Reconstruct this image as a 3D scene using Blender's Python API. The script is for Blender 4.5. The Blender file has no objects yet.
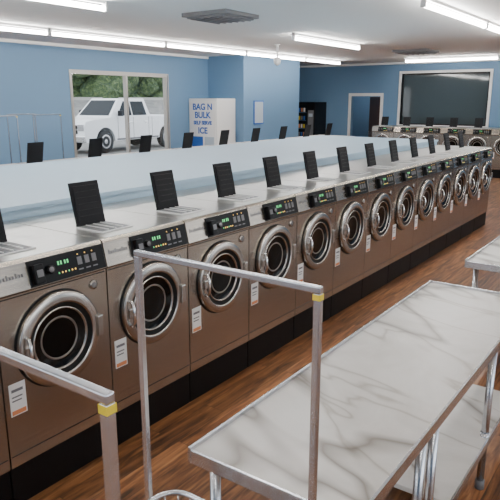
import bpy, bmesh, math, random
from mathutils import Vector, Matrix
random.seed(7)
scene = bpy.context.scene
pi = math.pi

# ------------------------------------------------------------ materials
def mat(name, col=(.5,.5,.5), rough=.5, metal=0, emit=None, estr=0, coat=0, spec=.5):
    m = bpy.data.materials.new(name); m.use_nodes = True
    b = m.node_tree.nodes['Principled BSDF']
    b.inputs['Base Color'].default_value = (*col, 1)
    b.inputs['Roughness'].default_value = rough
    b.inputs['Metallic'].default_value = metal
    b.inputs['Specular IOR Level'].default_value = spec
    b.inputs['Coat Weight'].default_value = coat
    if emit:
        b.inputs['Emission Color'].default_value = (*emit, 1)
        b.inputs['Emission Strength'].default_value = estr
    return m
def nt(m):
    return m.node_tree.nodes, m.node_tree.links, m.node_tree.nodes['Principled BSDF']
def coords(m, scale=(1,1,1), kind='Object', rot=(0,0,0)):
    n, l, b = nt(m)
    tc = n.new('ShaderNodeTexCoord'); mp = n.new('ShaderNodeMapping')
    mp.inputs['Scale'].default_value = scale; mp.inputs['Rotation'].default_value = rot
    l.new(tc.outputs[kind], mp.inputs['Vector'])
    return mp.outputs['Vector']
def noise(m, vec, scale, detail=4, rough=.5, dist=0):
    n, l, b = nt(m); t = n.new('ShaderNodeTexNoise')
    t.inputs['Scale'].default_value = scale; t.inputs['Detail'].default_value = detail
    t.inputs['Roughness'].default_value = rough; t.inputs['Distortion'].default_value = dist
    l.new(vec, t.inputs['Vector']); return t.outputs['Fac']
def ramp(m, fac, stops):
    n, l, b = nt(m); r = n.new('ShaderNodeValToRGB'); e = r.color_ramp.elements
    while len(e) < len(stops): e.new(.5)
    for i, (p, c) in enumerate(stops):
        e[i].position = p; e[i].color = (*c, 1)
    l.new(fac, r.inputs['Fac']); return r.outputs['Color']
def bump(m, h, strength=.1, dist=.01):
    n, l, b = nt(m); k = n.new('ShaderNodeBump')
    k.inputs['Strength'].default_value = strength; k.inputs['Distance'].default_value = dist
    l.new(h, k.inputs['Height']); l.new(k.outputs['Normal'], b.inputs['Normal'])
def mix(m, a, bcol, fac, mode='MIX'):
    n, l, b = nt(m); x = n.new('ShaderNodeMix'); x.data_type = 'RGBA'; x.blend_type = mode
    for s, v in ((6, a), (7, bcol), (0, fac)):
        if hasattr(v, 'links'): l.new(v, x.inputs[s])
        elif isinstance(v, tuple): x.inputs[s].default_value = (*v, 1)
        else: x.inputs[s].default_value = v
    return x.outputs[2]
def setc(m, c): m.node_tree.links.new(c, nt(m)[2].inputs['Base Color'])

def steelmat(name, c1, c2, rough, scl=(3, 3, 220)):
    m = mat(name, c1, rough, 1.0)
    v = coords(m, scl); f = noise(m, v, 1.0, 3)
    setc(m, ramp(m, f, [(.3, c1), (.7, c2)]))
    bump(m, f, .06, .002)
    return m
M = {}
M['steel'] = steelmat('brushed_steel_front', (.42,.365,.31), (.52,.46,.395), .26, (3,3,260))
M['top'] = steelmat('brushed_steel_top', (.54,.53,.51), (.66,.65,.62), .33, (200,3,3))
M['ring'] = mat('door_ring_steel', (.55,.52,.48), .25, 1)
M['chrome'] = mat('chrome', (.85,.85,.85), .12, 1)
M['tube'] = steelmat('galvanised_tube', (.60,.61,.64), (.70,.71,.74), .26, (60,60,60))
M['black'] = mat('black_plastic', (.004,.004,.005), .4, spec=.25)
M['lid'] = mat('black_lid', (.006,.006,.008), .55, spec=.25)
v = coords(M['lid'], (40,40,40)); bump(M['lid'], noise(M['lid'], v, 1, 2), .3, .004)
M['base'] = mat('black_base', (.004,.003,.003), .5, spec=.2)
M['rubber'] = mat('black_rubber', (.005,.005,.005), .6, spec=.25)
M['glass'] = mat('dark_door_glass', (.006,.005,.004), .08, 0, spec=.3)
M['drum'] = mat('drum_steel', (.27,.24,.21), .35, 1)
M['green'] = mat('green_display', (.02,.2,.05), .4, 0, (.2,1,.35), .9)
M['amber'] = mat('amber_led', (.6,.4,.05), .4, 0, (1,.6,.15), 1.5)
M['white'] = mat('white_plastic', (.82,.82,.81), .4)
M['label'] = mat('label_paper', (.86,.85,.83), .5)
M['orange'] = mat('label_orange', (.7,.25,.10), .5)
M['grey'] = mat('grey_plastic', (.16,.16,.17), .5)
M['wallblue'] = mat('blue_wall_paint', (.13,.27,.48), .6)
v = coords(M['wallblue'], (1,1,1)); f = noise(M['wallblue'], v, .6, 3)
setc(M['wallblue'], ramp(M['wallblue'], f, [(.3,(.125,.235,.375)),(.7,(.14,.255,.40))]))
bump(M['wallblue'], noise(M['wallblue'], v, 90, 2), .08, .003)
M['ceil'] = mat('ceiling_paint', (.88,.88,.86), .8)
v = coords(M['ceil'], (1,1,1)); bump(M['ceil'], noise(M['ceil'], v, 60, 3), .15, .004)
M['trim'] = mat('white_trim', (.85,.85,.83), .45)
M['bulk'] = mat('pale_blue_laminate', (.42,.60,.74), .4)
v = coords(M['bulk'], (1,1,1)); setc(M['bulk'], ramp(M['bulk'], noise(M['bulk'], v, .8, 3), [(.3,(.39,.55,.69)),(.7,(.43,.59,.73))]))
M['alu'] = mat('window_aluminium', (.42,.40,.37), .4, .6)
M['tubelight'] = mat('fluorescent_tube', (1,1,1), .4, 0, (1,.975,.94), 50)
M['fixture'] = mat('light_fixture_white', (.85,.85,.85), .4)
M['yellow'] = mat('yellow_tag', (.85,.65,.04), .5)
M['brown'] = mat('brown_door', (.09,.045,.028), .4)
M['darkpane'] = mat('dark_window_glass', (.045,.06,.065), .05, 0)
M['truck'] = mat('white_car_paint', (.78,.79,.81), .25, 0)
M['carglass'] = mat('car_glass', (.012,.016,.02), .15, 0, spec=.15)
M['tyre'] = mat('tyre', (.02,.02,.02), .8)
M['lamp'] = mat('headlamp', (.5,.5,.52), .2, .6)
M['bluesign'] = mat('blue_sign', (.02,.11,.42), .5)
M['poster'] = mat('poster_paper', (.45,.52,.58), .5)
# glass pane
g = bpy.data.materials.new('window_glass'); g.use_nodes = True
n, l = g.node_tree.nodes, g.node_tree.links
n.remove(n['Principled BSDF'])
tr = n.new('ShaderNodeBsdfTransparent'); gl = n.new('ShaderNodeBsdfGlossy'); mx = n.new('ShaderNodeMixShader')
gl.inputs['Roughness'].default_value = .02; mx.inputs[0].default_value = .04
l.new(tr.outputs[0], mx.inputs[1]); l.new(gl.outputs[0], mx.inputs[2]); l.new(mx.outputs[0], n['Material Output'].inputs[0])
M['pane'] = g
# wood floor
w = mat('wood_plank_floor', (.2,.08,.03), .36); M['wood'] = w
n, l, b = nt(w)
v = coords(w, (1,1,1), rot=(0,0,pi/2))
br = n.new('ShaderNodeTexBrick'); l.new(v, br.inputs['Vector'])
br.inputs['Color1'].default_value = (.15,.15,.15,1); br.inputs['Color2'].default_value = (.9,.9,.9,1)
br.inputs['Mortar'].default_value = (.0,.0,.0,1)
br.inputs['Scale'].default_value = 1; br.inputs['Brick Width'].default_value = 1.2; br.inputs['Row Height'].default_value = .15
br.inputs['Mortar Size'].default_value = .0018; br.offset = .37
v2 = coords(w, (16, 1.3, 1)); vadd = n.new('ShaderNodeVectorMath'); vadd.operation = 'ADD'
sc = n.new('ShaderNodeVectorMath'); sc.operation = 'SCALE'; sc.inputs['Scale'].default_value = 13
l.new(br.outputs['Color'], sc.inputs[0]); l.new(v2, vadd.inputs[0]); l.new(sc.outputs[0], vadd.inputs[1])
grain = noise(w, vadd.outputs[0], 1.6, 8, .62, .8)
c = ramp(w, grain, [(.32,(.030,.011,.005)),(.45,(.165,.066,.024)),(.58,(.33,.150,.060)),(.75,(.52,.28,.13))])
tone = ramp(w, br.outputs['Color'], [(0,(.12,.12,.12)),(.1,(.56,.53,.51)),(1,(1.15,1.08,1.02))])
setc(w, mix(w, c, tone, 1.0, 'MULTIPLY')); bump(w, grain, .1, .003)
# white tabletop laminate, reflections painted into its colour as grey marble-like streaks
w = mat('laminate_with_reflections', (.8,.78,.75), .3, spec=.4); M['laminate'] = w
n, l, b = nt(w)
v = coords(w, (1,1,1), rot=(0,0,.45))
def reflection_streak(scale, phase, warp, width, dark):  # one layer of painted reflection streaks, dark along the noise midline
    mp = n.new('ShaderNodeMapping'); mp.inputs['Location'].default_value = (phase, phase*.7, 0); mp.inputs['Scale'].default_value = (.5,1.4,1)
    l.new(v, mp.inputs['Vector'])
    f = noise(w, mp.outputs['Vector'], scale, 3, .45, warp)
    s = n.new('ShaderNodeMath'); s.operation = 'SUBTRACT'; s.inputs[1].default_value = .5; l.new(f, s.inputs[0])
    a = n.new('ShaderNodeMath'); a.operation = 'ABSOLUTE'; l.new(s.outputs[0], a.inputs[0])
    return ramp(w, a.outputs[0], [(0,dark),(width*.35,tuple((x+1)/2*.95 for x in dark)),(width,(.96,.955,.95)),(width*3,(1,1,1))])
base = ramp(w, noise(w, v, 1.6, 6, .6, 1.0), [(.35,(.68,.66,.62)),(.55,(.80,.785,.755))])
c1 = mix(w, base, reflection_streak(.95, 1.3, .5, .028, (.36,.33,.30)), 1.0, 'MULTIPLY')
c1 = mix(w, c1, reflection_streak(1.5, 7.1, .7, .012, (.66,.63,.59)), 1.0, 'MULTIPLY')
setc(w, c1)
# asphalt, leaves
w = mat('asphalt', (.2,.2,.2), .9); M['asphalt'] = w
v = coords(w, (1,1,1)); setc(w, ramp(w, noise(w, v, 3, 8), [(.3,(.14,.14,.14)),(.7,(.23,.23,.22))]))
w = mat('leaves', (.05,.12,.03), .8); M['leaf'] = w
v = coords(w, (1,1,1)); setc(w, ramp(w, noise(w, v, 5, 8, .7), [(.3,(.010,.020,.008)),(.5,(.045,.08,.025)),(.7,(.18,.23,.09))]))
w = mat('concrete', (.36,.36,.34), .9); M['concrete'] = w

# ------------------------------------------------------------ mesh builder
class MB:
    def __init__(s): s.bm = bmesh.new(); s.mats = []
    def mi(s, k):
        if k not in s.mats: s.mats.append(k)
        return s.mats.index(k)
    def hexa(s, pts, k, bevel=0):
        vs = [s.bm.verts.new(p) for p in pts]
        fs = []
        for q in ((0,3,2,1),(4,5,6,7),(0,1,5,4),(1,2,6,5),(2,3,7,6),(3,0,4,7)):
            f = s.bm.faces.new([vs[i] for i in q]); f.material_index = s.mi(k); fs.append(f)
        if bevel:
            es = list({e for f in fs for e in f.edges})
            r = bmesh.ops.bevel(s.bm, geom=es, offset=bevel, segments=2, profile=.6, affect='EDGES')
            for f in r['faces']: f.material_index = s.mi(k)
    def box(s, x0,x1,y0,y1,z0,z1, k, bevel=0):
        s.hexa([(x0,y0,z0),(x1,y0,z0),(x1,y1,z0),(x0,y1,z0),(x0,y0,z1),(x1,y0,z1),(x1,y1,z1),(x0,y1,z1)], k, bevel)
    def prism(s, poly, a0, a1, k, axis='y', bevel=0):
        def P(p, a):
            if axis == 'y': return (p[0], a, p[1])
            if axis == 'x': return (a, p[0], p[1])
            return (p[0], p[1], a)
        A = [s.bm.verts.new(P(p, a0)) for p in poly]; B = [s.bm.verts.new(P(p, a1)) for p in poly]
        fs = [s.bm.faces.new(A), s.bm.faces.new(B[::-1])]
        N = len(poly)
        for i in range(N): fs.append(s.bm.faces.new([A[i], B[i], B[(i+1)%N], A[(i+1)%N]]))
        for f in fs: f.material_index = s.mi(k)
        if bevel:
            es = list({e for f in fs for e in f.edges})
            r = bmesh.ops.bevel(s.bm, geom=es, offset=bevel, segments=2, profile=.6, affect='EDGES')
            for f in r['faces']: f.material_index = s.mi(k)
    def lathe(s, prof, c, axis, k, seg=40):
        ax = Vector(axis).normalized(); u = ax.orthogonal().normalized(); w = ax.cross(u)
        c = Vector(c); rings = []
        for r, h in prof:
            if r < 1e-6: rings.append([s.bm.verts.new(c + ax*h)])
            else: rings.append([s.bm.verts.new(c + ax*h + (u*math.cos(2*pi*i/seg) + w*math.sin(2*pi*i/seg))*r) for i in range(seg)])
        for a, b in zip(rings, rings[1:]):
            for i in range(seg):
                j = (i+1) % seg
                q = [a[i], a[j], b[j], b[i]] if len(a) > 1 and len(b) > 1 else ([a[i], a[j], b[0]] if len(b) == 1 else [a[0], b[j], b[i]])
                f = s.bm.faces.new(q); f.material_index = s.mi(k); f.smooth = True
    def cyl(s, p0, p1, r, k, seg=16):
        p0 = Vector(p0); p1 = Vector(p1); d = (p1-p0)
        L = d.length; s.lathe([(0,0),(r,0),(r,L),(0,L)], p0, d, k, seg)
    def tube(s, pts, r, k, seg=10):
        pts = [Vector(p) for p in pts]; rings = []
        ref = None
        for i, p in enumerate(pts):
            t = (pts[min(i+1,len(pts)-1)] - pts[max(i-1,0)]).normalized()
            if ref is None: ref = t.orthogonal().normalized()
            u = (ref - t*ref.dot(t)).normalized(); ref = u; w = t.cross(u)
            rings.append([s.bm.verts.new(p + (u*math.cos(2*pi*j/seg) + w*math.sin(2*pi*j/seg))*r) for j in range(seg)])
        for a, b in zip(rings, rings[1:]):
            for j in range(seg):
                q = (j+1) % seg; f = s.bm.faces.new([a[j], a[q], b[q], b[j]]); f.material_index = s.mi(k); f.smooth = True
        for e in (rings[0], rings[-1]):
            f = s.bm.faces.new(e); f.material_index = s.mi(k)
    def mesh(s, name):
        bmesh.ops.recalc_face_normals(s.bm, faces=s.bm.faces)
        me = bpy.data.meshes.new(name); s.bm.to_mesh(me); s.bm.free()
        for k in s.mats: me.materials.append(M[k])
        return me
    def obj(s, name, loc=(0,0,0), rz=0):
        return put(name, s.mesh(name), loc, rz)
def put(name, me, loc=(0,0,0), rz=0):
    o = bpy.data.objects.new(name, me); scene.collection.objects.link(o)
    o.location = loc; o.rotation_euler = (0,0,rz); return o

# ------------------------------------------------------------ washer
HT = 1.275
def washer(W, name, D=.90, R=.245):
    m = MB(); g = .0035
    m.box(-D+.02, -.012, g, W-g, 0, .225, 'base', .004)
    m.prism([(-D,.225),(0,.225),(0,1.112),(.014,1.122),(-.018,1.258),(-.032,HT-.004),(-D,HT-.004)], g, W-g, 'steel', 'y', .003)
    m.box(-D, -.034, g+.002, W-g-.002, HT-.006, HT, 'top', .002)
    # seams
    m.box(-.001, .0015, .012, W-.012, .285, .289, 'black')
    m.box(-.001, .0015, .012, W-.012, 1.098, 1.103, 'black')
    # sloped control panel
    A = Vector((.014, 0, 1.122)); B = Vector((-.018, 0, 1.258)); d = (B-A); nn = Vector((d.z, 0, -d.x)).normalized()
    def PP(sv, y, o): return tuple(A + d*sv + Vector((0, y, 0)) + nn*o)
    def pbox(s0, s1, y0, y1, o0, o1, k, bev=0):
        m.hexa([PP(s0,y0,o0),PP(s0,y0,o1),PP(s0,y1,o1),PP(s0,y1,o0),PP(s1,y0,o0),PP(s1,y0,o1),PP(s1,y1,o1),PP(s1,y1,o0)], k, bev)
    pbox(.03, .96, .29*W, .985*W, -.002, .006, 'black', .002)
    pbox(.10, .80, .31*W, .39*W, .004, .040, 'black', .006)      # coin drop
    pbox(.35, .60, .325*W, .375*W, .04, .043, 'grey')
    m.cyl(PP(.5,.455*W,.004), PP(.5,.455*W,.034), .022, 'black', 20)   # selector knob
    m.cyl(PP(.5,.455*W,.034), PP(.5,.455*W,.036), .014, 'grey', 20)
    for y in (.54,.565,.60,.625): pbox(.58, .72, y*W, (y+.014)*W, .0075, .0085, 'green')
    for i in range(6):
        y = (.535+.03*i)*W; pbox(.26,.32,y,y+.006,.006,.0085,'amber' if i%3 else 'green')
    for i in range(3):
        y = (.72+.07*i)*W; pbox(.40,.70,y,y+.028,.006,.010,'grey',.001); pbox(.78,.82,y+.006,y+.011,.006,.0085,'amber')
        pbox(.20,.25,y,y+.03,.006,.0075,'grey')
    for i in range(9):   # small dark lettering strip on the steel
        y = (.04+.024*i)*W; pbox(.48,.48+(.12 if i%3 else .18),y,y+.010,0,.0012,'grey')
    # lock medallion
    m.cyl((0,.86*W,1.045),(.008,.86*W,1.045),.026,'ring',24); m.cyl((.008,.86*W,1.045),(.011,.86*W,1.045),.016,'grey',20)
    # label
    m.box(0,.0015,.030,.120,.50,.67,'label'); m.box(.0014,.0022,.036,.114,.505,.528,'orange'); m.box(.0014,.0022,.042,.105,.625,.640,'grey'); m.box(.0014,.0022,.042,.100,.595,.602,'grey'); m.box(.0014,.0022,.042,.095,.575,.582,'grey')
    # door
    c = (0, W*.5, .82); X = (1,0,0); q = R/.245
    sp = lambda P: [(r*q, h) for r, h in P]
    m.lathe(sp([(.258,0),(.258,.004),(.250,.004)]), c, X, 'black', 56)
    m.lathe(sp([(.250,.002),(.250,.024),(.247,.030),(.240,.033),(.204,.040),(.197,.038),(.194,.034)]), c, X, 'ring', 56)
    m.lathe(sp([(.194,.034),(.186,.030),(.178,.024),(.170,.022)]), c, X, 'rubber', 48)
    m.lathe(sp([(.170,.022),(.166,.027),(.160,.025),(.157,.018)]), c, X, 'ring', 48)
    m.lathe(sp([(.157,.018),(.130,.011),(.116,.009)]), c, X, 'glass', 48)
    m.lathe(sp([(.116,.009),(.110,.011),(.105,.008)]), c, X, 'drum', 48)
    m.lathe(sp([(.105,.008),(.05,.006),(0,.005)]), c, X, 'glass', 48)
    # handle on the left, hinge on the right
    hy = W*.5 - .210*q
    m.tube([(.030,hy,.82+.075),(.062,hy-.004,.82+.070),(.078,hy-.007,.82+.042),(.082,hy-.009,.82),(.078,hy-.007,.82-.042),(.062,hy-.004,.82-.070),(.030,hy,.82-.075)], .0095, 'chrome')
    m.box(.02,.048,hy-.018,hy+.022,.79,.85,'ring',.006)
    ky = W*.5 + .235*q
    m.box(0,.05,ky-.012,ky+.025,.76,.88,'ring',.006)
    # soap dispenser on top with open lid
    y0, y1 = .115*W/.677, .115*W/.677+.215
    m.box(-.37,-.13,y0-.012,y1+.012,HT,HT+.008,'white',.003)
    m.box(-.355,-.145,y0,y1,HT+.006,HT+.0095,'grey')
    for i in range(3): m.box(-.35,-.15,y0+.05+.055*i,y0+.056+.055*i,HT+.008,HT+.014,'white')
    z0, z1 = HT+.006, HT+.262
    xb, xt = -.375, -.43
    def L(t, y, o): return (xb+(xt-xb)*t+o, y, z0+(z1-z0)*t)
    m.hexa([L(0,y0,0),L(0,y0,.014),L(0,y1,.014),L(0,y1,0),L(1,y0,0),L(1,y0,.014),L(1,y1,.014),L(1,y1,0)],'lid',.003)
    m.hexa([L(.08,y0+.015,.013),L(.08,y0+.015,.02),L(.08,y1-.015,.02),L(.08,y1-.015,.013),L(.92,y0+.015,.013),L(.92,y0+.015,.02),L(.92,y1-.015,.02),L(.92,y1-.015,.013)],'lid',.003)
    for i in range(5):
        t=.2+.14*i; m.hexa([L(t,y0+.03,.019),L(t,y0+.03,.022),L(t,y1-.03,.022),L(t,y1-.03,.019),L(t+.03,y0+.03,.019),L(t+.03,y0+.03,.022),L(t+.03,y1-.03,.022),L(t+.03,y1-.03,.019)],'black')
    m.cyl((xb+.004,y0,z0+.004),(xb+.004,y1,z0+.004),.008,'black',10)
    return m.mesh(name)
W1 = .677
wm = washer(W1, 'washing_machine')
wb = washer(.9, 'large_washing_machine', .90, .30)
for i in range(-1, 13): put('washing_machine', wm, (-2.5, 2.13+(i-1)*W1, 0))
for i in range(-2, 9): put('large_washing_machine', wb, (-6.57, 4.57+.9*i, 0), pi)
for i in range(7): put('washing_machine', wm, (-7.55+W1*i, 16.75, 0), -pi/2)

# bulkhead between the two rows
b = MB(); b.box(-5.65,-3.42,1.0,10.25,0,1.33,'bulk'); b.box(-5.66,-3.405,.99,10.26,1.33,1.36,'bulk',.004); b.obj('service_bulkhead')

# ------------------------------------------------------------ room shell
CZ = 3.1
def wall(name, axis, p0, p1, a0, a1, z0, z1, holes, k='wallblue'):
    m = MB()
    As = sorted({a0, a1, *[h[0] for h in holes], *[h[1] for h in holes]})
    Zs = sorted({z0, z1, *[h[2] for h in holes], *[h[3] for h in holes]})
    for i in range(len(As)-1):
        for j in range(len(Zs)-1):
            ca, cz = (As[i]+As[i+1])/2, (Zs[j]+Zs[j+1])/2
            if any(h[0] < ca < h[1] and h[2] < cz < h[3] for h in holes): continue
            if axis == 'x': m.box(p0,p1,As[i],As[i+1],Zs[j],Zs[j+1],k)
            else: m.box(As[i],As[i+1],p0,p1,Zs[j],Zs[j+1],k)
    return m.obj(name)
LX, RX, BY, FY = -10.35, 3.6, -3.5, 17.7
m = MB(); m.box(LX-2, RX+.2, BY-.2, FY+3.2, -.1, 0, 'wood'); m.obj('floor')
m = MB(); m.box(LX-2, RX+.2, BY-.2, FY+3.2, CZ, CZ+.12, 'ceil'); m.obj('ceiling')
wall('wall_left','x',LX-.15,LX,BY,12.75,0,CZ,[(8.2,11.06,.45,2.59)])
wall('wall_jog','y',12.6,12.75,LX,-9.2,0,CZ,[])
wall('wall_jog_side','x',-9.35,-9.2,12.75,15.3,0,CZ,[])
wall('wall_jog_back','y',15.15,15.3,LX-1.5,-9.35,0,CZ,[])
wall('wall_left_far','x',LX-1.65,LX-1.5,15.15,FY,0,CZ,[])
wall('wall_far','y',FY,FY+.15,LX-1.65,RX,0,CZ,[(-8.72,-7.74,0,2.13),(-7.1,-4.57,1.3,2.77)])
wall('wall_right','x',RX,RX+.15,BY,FY,0,CZ,[(-1,5,.5,2.6),(7,13,.5,2.6)])
wall('wall_back','y',BY-.15,BY,LX,RX,0,CZ,[(-7,-1,.5,2.6)])
# room behind the door
wall('wall_office_back','y',FY+2.6,FY+2.75,-10,-3,0,CZ,[])
wall('wall_office_left','x',-10.1,-9.95,FY+.15,FY+2.75,0,CZ,[])
wall('wall_office_right','x',-3.05,-2.9,FY+.15,FY+2.75,0,CZ,[])

def windowframe(name, axis, p, a0, a1, z0, z1, muls, k='alu', pane='pane', t=.05, d=.05):
    m = MB()
    def bx(aa,ab,za,zb,kk,dd):
        if axis == 'x': m.box(p-dd,p+dd,aa,ab,za,zb,kk)
        else: m.box(aa,ab,p-dd,p+dd,za,zb,kk)
    bx(a0,a1,z0,z0+t,k,d); bx(a0,a1,z1-t,z1,k,d); bx(a0,a0+t,z0+t,z1-t,k,d); bx(a1-t,a1,z0+t,z1-t,k,d)
    for q in muls: bx(q-t/2,q+t/2,z0+t,z1-t,k,d)
    bx(a0+t,a1-t,z0+t,z1-t,pane,.004)
    m.obj(name)
windowframe('window_1','x',LX-.06,8.2,11.06,.45,2.59,[9.75])
windowframe('window_2','y',FY+.06,-7.1,-4.57,1.3,2.77,[],'black','darkpane',.04,.05)
windowframe('window_3','x',RX+.06,-1,5,.5,2.6,[1,3])
windowframe('window_4','x',RX+.06,7,13,.5,2.6,[9,11])
windowframe('window_5','y',BY-.06,-7,-1,.5,2.6,[-5,-3])
def casing(name, axis, p0, p1, a0, a1, z0, z1, t, bottom=True, k='trim'):
    m = MB()
    def bx(aa,ab,za,zb):
        if axis == 'x': m.box(p0,p1,aa,ab,za,zb,k,.003)
        else: m.box(aa,ab,p0,p1,za,zb,k,.003)
    bx(a0-t,a0,z0,z1+t); bx(a1,a1+t,z0,z1+t); bx(a0,a1,z1,z1+t)
    if bottom: bx(a0-t,a1+t,z0-t,z0)
    m.obj(name)
casing('trim_1','x',LX,LX+.012,8.2,11.06,.45,2.59,.03,k='alu')
casing('trim_2','y',FY-.04,FY,-7.1,-4.57,1.3,2.77,.07)
casing('trim_3','y',FY-.03,FY,-8.72,-7.74,0,2.13,.09,False)
# door leaf, hinged on the right jamb and standing half open into the office
m = MB(); m.box(-.90,0,0,.045,.01,2.11,'brown',.004)
m.box(-.80,-.10,-.006,0,.25,.95,'brown',.003); m.box(-.80,-.10,-.006,0,1.15,1.95,'brown',.003)
m.cyl((-.83,-.04,1.0),(-.83,0,1.0),.028,'chrome'); m.obj('door_1',(-7.78,FY+.17,0),-math.radians(42))
def bb(name,x0,x1,y0,y1): 
    m = MB(); m.box(x0,x1,y0,y1,0,.1,'trim',.003); m.obj(name)
bb('baseboard_left',LX,LX+.015,BY,12.6); bb('baseboard_jog',LX,-9.2,12.585,12.6); bb('baseboard_side',-9.2,-9.185,12.6,15.3)
bb('baseboard_far',LX-1.5,-8.82,FY-.015,FY); bb('baseboard_right',RX-.015,RX,BY,FY)
m = MB(); m.box(LX,LX+.03,BY,12.6,CZ-.06,CZ,'trim',.003); m.obj('trim_4')
m = MB(); m.box(LX-1.5,RX,FY-.03,FY,CZ-.06,CZ,'trim',.003); m.obj('trim_5')

# ------------------------------------------------------------ ceiling lights (suspended bare LED tube below a slim channel)
def fixture(x, y0, y1, along='y'):
    m = MB(); L = y1-y0
    m.box(-.022,.022,-L/2,L/2,-.035,0,'fixture',.003)
    m.lathe([(0,0),(.028,0),(.028,L-.04),(0,L-.04)],(0,-L/2+.02,-.085),(0,1,0),'tubelight',14)
    for a in (-L/2,L/2-.02): m.box(-.031,.031,a,a+.02,-.116,0,'fixture',.003)
    cy = (y0+y1)/2
    if along == 'y': m.obj('ceiling_light',(x,cy,CZ))
    else: m.obj('ceiling_light',(cy,x,CZ),pi/2)
for a in (-1.6, 1.0, 3.6, 6.2, 8.8, 11.4): fixture(-8.25, a, a+2.56)
fixture(-8.25, 14.0, 15.9)
for a in (-2.0, 2.45, 9.0): fixture(-5.55, a, a+2.5)
for a in (-2.4, 2.2, 6.7, 9.2): fixture(-2.5, a, a+2.44)
for a in (-2, 2.5, 7, 11.5): fixture(.8, a, a+2.44)
fixture(16.1, -6.4, -4.0, 'x'); fixture(15.6, -2.6, 0, 'x')
fixture(19.4, -9.4, -8.2, 'x')  # unseen fixture, added to brighten the dark office
# vents
def vent(name, x, y, sx, sy):
    m = MB(); m.box(-sx,sx,-sy,sy,-.05,0,'grey',.006); m.box(-sx+.05,sx-.05,-sy+.05,sy-.05,-.07,-.048,'grey',.004)
    for i in range(6):
        a = -sx+.1+(2*sx-.2)*i/5; m.box(a-.01,a+.01,-sy+.06,sy-.06,-.08,-.069,'grey')
    m.obj(name,(x,y,CZ))
vent('ceiling_vent',-5.15,6.55,.36,.36); vent('ceiling_vent',-5.2,13.7,.40,.40)
m = MB(); m.cyl((0,0,0),(0,0,-.25),.02,'white'); m.lathe([(0,-.25),(.06,-.26),(.075,-.32),(.06,-.38),(0,-.42)],(0,0,0),(0,0,1),'white',20); m.cyl((0,0,0),(0,0,-.015),.06,'white'); m.obj('security_camera',(-6.9,10.6,CZ))

# ------------------------------------------------------------ folding tables
def table(name, x0, x1, y0, y1, legs, shelves, H=.9):
    m = MB(); cx, cy = (x0+x1)/2, (y0+y1)/2
    a,b_,c_,d_ = x0-cx, x1-cx, y0-cy, y1-cy
    m.box(a,b_,c_,d_,H-.035,H-.001,'laminate',.003)
    m.box(a-.004,a+.008,c_-.004,d_+.004,H-.045,H+.012,'tube',.002)
    m.box(b_-.006,b_+.004,c_-.004,d_+.004,H-.045,H+.002,'tube',.002)
    m.box(a+.008,b_-.006,c_-.004,c_+.006,H-.045,H+.003,'tube',.002); m.box(a+.008,b_-.006,d_-.008,d_+.004,H-.045,H+.012,'tube',.002)
    for ly in legs:
        for lx in (a+.05, b_-.05):
            m.cyl((lx,ly-cy,.05),(lx,ly-cy,H-.036),.019,'tube',18); m.cyl((lx,ly-cy,0),(lx,ly-cy,.05),.024,'grey',18)
            m.cyl((lx,ly-cy,.27),(lx,ly-cy,.33),.024,'tube',18)
    for s0,s1 in shelves:
        m.box(a+.03,b_-.03,s0-cy,s1-cy,.285,.31,'laminate',.003)
        m.box(a+.022,a+.03,s0-cy,s1-cy,.275,.315,'tube'); m.box(b_-.03,b_-.022,s0-cy,s1-cy,.275,.315,'tube')
    m.obj(name,(cx,cy,0))
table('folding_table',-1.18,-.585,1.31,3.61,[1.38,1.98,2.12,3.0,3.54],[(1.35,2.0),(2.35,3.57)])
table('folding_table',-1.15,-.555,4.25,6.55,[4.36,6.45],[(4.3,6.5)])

# ------------------------------------------------------------ laundry carts
def cart(h):
    m = MB(); t = .0085
    for y in (-.31,.31):
        for x in (-.288,.288): m.box(x-t,x+t,y-t,y+t,.12,h-t,'tube',.002)
        m.box(-.2965,.2965,y-t,y+t,h-t,h+t,'tube',.003)
        m.box(.2785,.2975,y-.0095,y+.0095,h-.024,h-.010,'yellow')
        m.box(-.2965,.2965,y-t,y+t,.12,.14,'tube')
        for x in (-.288,.288):
            m.box(x-.012,x+.012,y-.012,y+.012,.085,.12,'grey'); m.cyl((x-.012,y,.045),(x+.012,y,.045),.045,'rubber',20)
    for x in (-.288,.288): m.box(x-t,x+t,-.31,.31,.12,.14,'tube')
    def rr(hx,hy,r,z,n=6):
        P=[]
        for cx,cy,a0 in ((hx-r,hy-r,0),(-hx+r,hy-r,pi/2),(-hx+r,-hy+r,pi),(hx-r,-hy+r,3*pi/2)):
            for i in range(n+1): P.append((cx+r*math.cos(a0+pi/2*i/n),cy+r*math.sin(a0+pi/2*i/n),z))
        return P+[P[0]]
    for z,s,rad in ((.83,1,.009),(.72,.98,.004),(.58,.96,.004),(.44,.94,.004),(.30,.92,.006)): m.tube(rr(.255*s,.375*s,.08,z),rad,'tube')
    top=rr(.255,.375,.08,.83,3)[:-1]; bot=rr(.255*.92,.375*.92,.08,.30,3)[:-1]
    N=len(top)
    for i in range(N):
        p,q=Vector(top[i]),Vector(top[(i+1)%N]); p2,q2=Vector(bot[i]),Vector(bot[(i+1)%N])
        kk = max(1,int((q-p).length/.05))
        for j in range(kk): m.tube([p.lerp(q,j/kk),p2.lerp(q2,j/kk)],.003,'tube',6)
    for i in range(-4,5): m.tube([(i*.05,-.34,.30),(i*.05,.34,.30)],.003,'tube',6)
    for y in (-.31,.31): m.box(-.2965,.2965,y-.006,y+.006,.285,.297,'tube')
    return m.mesh('laundry_cart')
put('laundry_cart',cart(1.6),(-.913,.83,0))
c2 = cart(1.78)
put('laundry_cart',c2,(-8.7,5.3,0),pi/2); put('laundry_cart',c2,(-8.9,6.25,0),pi/2+.1)

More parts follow.
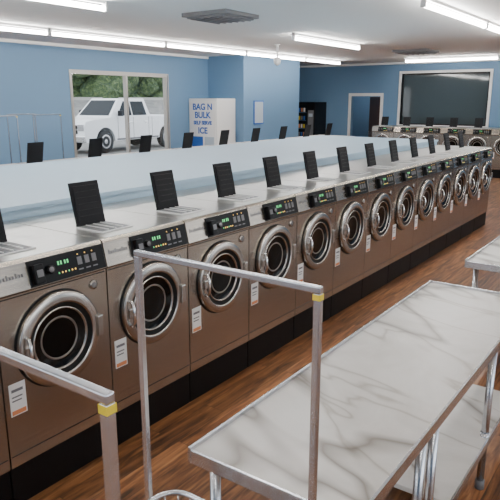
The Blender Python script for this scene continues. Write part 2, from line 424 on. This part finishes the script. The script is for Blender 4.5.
# ------------------------------------------------------------ things along the walls
m = MB()
m.box(-.45,.45,-.38,.38,.06,2.05,'white',.012); m.box(-.42,.42,-.36,.36,0,.06,'black')
m.box(-.41,.41,-.39,-.379,.30,1.99,'label',.004)
m.box(-.36,.0,-.395,-.389,.80,1.12,'bluesign',.003); m.box(.06,.36,-.395,-.389,.80,1.12,'poster',.003)
vm = m.obj('ice_vending_machine',(-9.88,12.18,0))
def text(s, parent, loc, rot, size, k):
    cu = bpy.data.curves.new('lettering','FONT'); cu.body = s; cu.size = size; cu.align_x = 'CENTER'; cu.extrude = .002; cu.offset = .006
    cu.materials.append(M[k]); o = bpy.data.objects.new('lettering',cu); scene.collection.objects.link(o)
    o.parent = parent; o.location = loc; o.rotation_euler = rot
text('BAG N',vm,(0,-.393,1.78),(pi/2,0,0),.21,'bluesign'); text('BULK',vm,(0,-.393,1.58),(pi/2,0,0),.21,'bluesign'); text('SELF SERVE',vm,(0,-.393,1.42),(pi/2,0,0),.12,'bluesign'); text('ICE',vm,(0,-.393,1.2),(pi/2,0,0),.21,'bluesign')
m = MB(); m.box(0,.02,-.22,.22,-.30,.30,'bluesign',.004); m.box(.018,.024,-.19,.19,-.27,.27,'poster'); m.obj('framed_poster',(-9.2,13.25,1.70))
m = MB()
m.box(-.42,.42,-.38,.38,.06,1.95,'black',.012); m.box(-.38,.38,-.36,.36,0,.06,'black')
m.box(-.38,.14,-.39,-.379,.5,1.85,'carglass',.004); m.box(.18,.38,-.39,-.379,.9,1.7,'grey',.004); m.box(.21,.35,-.395,-.389,1.5,1.6,'poster')
for i in range(5):
    m.box(-.36,.12,-.394,-.388,.62+.25*i,.635+.25*i,'chrome')
    for j in range(5): m.box(-.34+.09*j,-.28+.09*j,-.394,-.388,.65+.25*i,.77+.25*i,('bluesign','orange','label','yellow','grey')[(i*2+j)%5])
m.obj('vending_machine',(-10.0,17.28,0))
m = MB()
m.box(-.1,.1,0,.02,-.14,.14,'label'); m.box(-.07,.07,-.003,.0,.04,.09,'bluesign'); m.obj('wall_notice',(-3.6,FY-.02,1.9))

# ------------------------------------------------------------ outside
m = MB(); m.hexa([(-24,-20,-.25),(RX+30,-20,-.25),(RX+30,45,-.25),(-24,45,-.25),(-24,-20,-.12),(RX+30,-20,-.12),(RX+30,45,-.12),(-24,45,-.12)],'asphalt')
m.hexa([(-34,-20,-.25),(-24,-20,-.25),(-24,50,-.25),(-34,50,-.25),(-34,-20,2.0),(-24,-20,-.12),(-24,50,-.12),(-34,50,2.0)],'asphalt')
m.obj('parking_lot_ground')
m = MB(); m.box(-34.3,-34,-20,50,0,2.2,'concrete'); m.obj('retaining_wall')
def foliage(name, loc, N, sx, sy, sz, smin, smax):
    bm = bmesh.new()
    for i in range(N):
        r = random.uniform(smin, smax)
        mt = Matrix.Translation((random.uniform(-sx,sx),random.uniform(-sy,sy),random.uniform(0,sz))) @ Matrix.Diagonal((r,r,r*.85,1))
        rs = bmesh.ops.create_icosphere(bm, subdivisions=3, radius=1, matrix=mt)
        for vtx in rs['verts']: vtx.co += Vector((random.uniform(-1,1),random.uniform(-1,1),random.uniform(-1,1)))*.10*r
    me = bpy.data.meshes.new(name); bm.to_mesh(me); bm.free(); me.materials.append(M['leaf'])
    put(name, me, loc)
foliage('hedge',(-37,22,1.6),190,1.8,16,4.5,.6,1.4)
# pickup truck: front at local y=0 facing -y, crew cab, open bed behind
m = MB()
def arc(cy, r, n=9): return [(cy+r*math.cos(pi*i/n), .42+r*math.sin(pi*i/n)) for i in range(n+1)]
prof = [(.06,.42),(.0,.62),(.0,1.0),(.10,1.14),(.5,1.2),(1.45,1.27),(3.75,1.27),(3.75,.85),(5.68,.85),(5.68,1.2),(5.8,1.2),(5.8,.5),(5.5,.42)] + arc(4.65,.5,9)[0:10] + arc(1.05,.5)
prof = [(.06,.42),(.0,.62),(.0,1.0),(.10,1.14),(.5,1.2),(1.45,1.27),(3.72,1.27),(3.72,.98),(5.70,.98),(5.70,1.27),(5.8,1.25),(5.8,.5),(5.5,.42)] + arc(4.65,.5) + arc(1.05,.5)
m.prism(prof,-.97,.97,'truck','x')
def cabpts(y0b,y1b,y0t,y1t,xb,xt,zb,zt):
    return [(-xb,y0b,zb),(xb,y0b,zb),(xb,y1b,zb),(-xb,y1b,zb),(-xt,y0t,zt),(xt,y0t,zt),(xt,y1t,zt),(-xt,y1t,zt)]
m.hexa(cabpts(1.35,3.70,2.05,3.50,.93,.74,1.26,1.93),'truck',.03)
for sgn in (1,-1):
    x0, x1 = sorted((sgn*.90, sgn*.97)); m.box(x0,x1,3.70,5.72,.97,1.27,'truck',.01)   # bed side rails
    def S(y,t,o=.02): return (sgn*(.93-.19*t+o), y, 1.26+.67*t)
    for (a0,a1,b0,b1) in ((1.78,2.56,2.24,2.56),(2.64,3.44,2.64,3.36)):
        pts=[S(a0,.08,-.02),S(a0,.08),S(a1,.08),S(a1,.08,-.02),S(b0,.84,-.02),S(b0,.84),S(b1,.84),S(b1,.84,-.02)]
        m.hexa(pts,'carglass')
    for dy in (1.72,2.59,3.50,3.71):
        x0, x1 = sorted((sgn*.966, sgn*.974)); m.box(x0,x1,dy,dy+.02,.5,1.25,'grey')
    for dy in (2.35,3.25): 
        x0, x1 = sorted((sgn*.97, sgn*.995)); m.box(x0,x1,dy,dy+.18,1.05,1.09,'chrome')
    x0, x1 = sorted((sgn*.95, sgn*1.18)); m.box(x0,x1,1.75,1.85,1.3,1.5,'black',.02)
    x0, x1 = sorted((sgn*.62, sgn*.93)); m.box(x0,x1,-.012,.06,.82,1.04,'lamp',.01)
    x0, x1 = sorted((sgn*.968, sgn*.985)); m.box(x0,x1,1.65,4.1,.44,.50,'grey')
    for cy in (1.05,4.65):
        m.lathe([(0,0),(.28,0),(.39,.03),(.41,.1),(.41,.2),(.39,.27),(0,.27)],(sgn*.70,cy,.41),(sgn,0,0),'tyre',32)
        m.lathe([(.25,.272),(.23,.285),(.18,.265),(.08,.27),(0,.29)],(sgn*.70,cy,.41),(sgn,0,0),'lamp',24)
W_=lambda t,x,o:(x,1.35+.7*t-o,1.26+.67*t)
m.hexa([W_(.1,-.8,-.02),W_(.1,.8,-.02),W_(.1,.8,.02),W_(.1,-.8,.02),W_(.9,-.66,-.02),W_(.9,.66,-.02),W_(.9,.66,.02),W_(.9,-.66,.02)],'carglass')
m.box(-.6,.6,-.015,.05,.72,1.02,'black',.01); m.box(-.6,.6,-.03,.0,.85,.89,'chrome'); m.box(-.97,.97,-.12,.06,.44,.66,'chrome',.03)
tk = m.obj('pickup_truck',(-20.3,15.7,-.12),.08); tk.scale = (1.06,1.10,1.14)

# ------------------------------------------------------------ world
wd = bpy.data.worlds.new('World'); scene.world = wd; wd.use_nodes = True
bg = wd.node_tree.nodes['Background']; bg.inputs[0].default_value = (.88,.94,1,1); bg.inputs[1].default_value = 3.2

# ------------------------------------------------------------ camera
cam = bpy.data.cameras.new('camera'); cam.lens = 43.2; cam.sensor_width = 36; cam.sensor_fit='HORIZONTAL'; cam.clip_end = 300; cam.clip_start=.02
co = bpy.data.objects.new('camera', cam); scene.collection.objects.link(co)
th = math.radians(35.55); al = math.radians(14.04)
fw = Vector((-math.sin(th)*math.cos(al), math.cos(th)*math.cos(al), -math.sin(al)))
co.location = (0,0,2.015); co.rotation_euler = fw.to_track_quat('-Z','Y').to_euler()
scene.camera = co
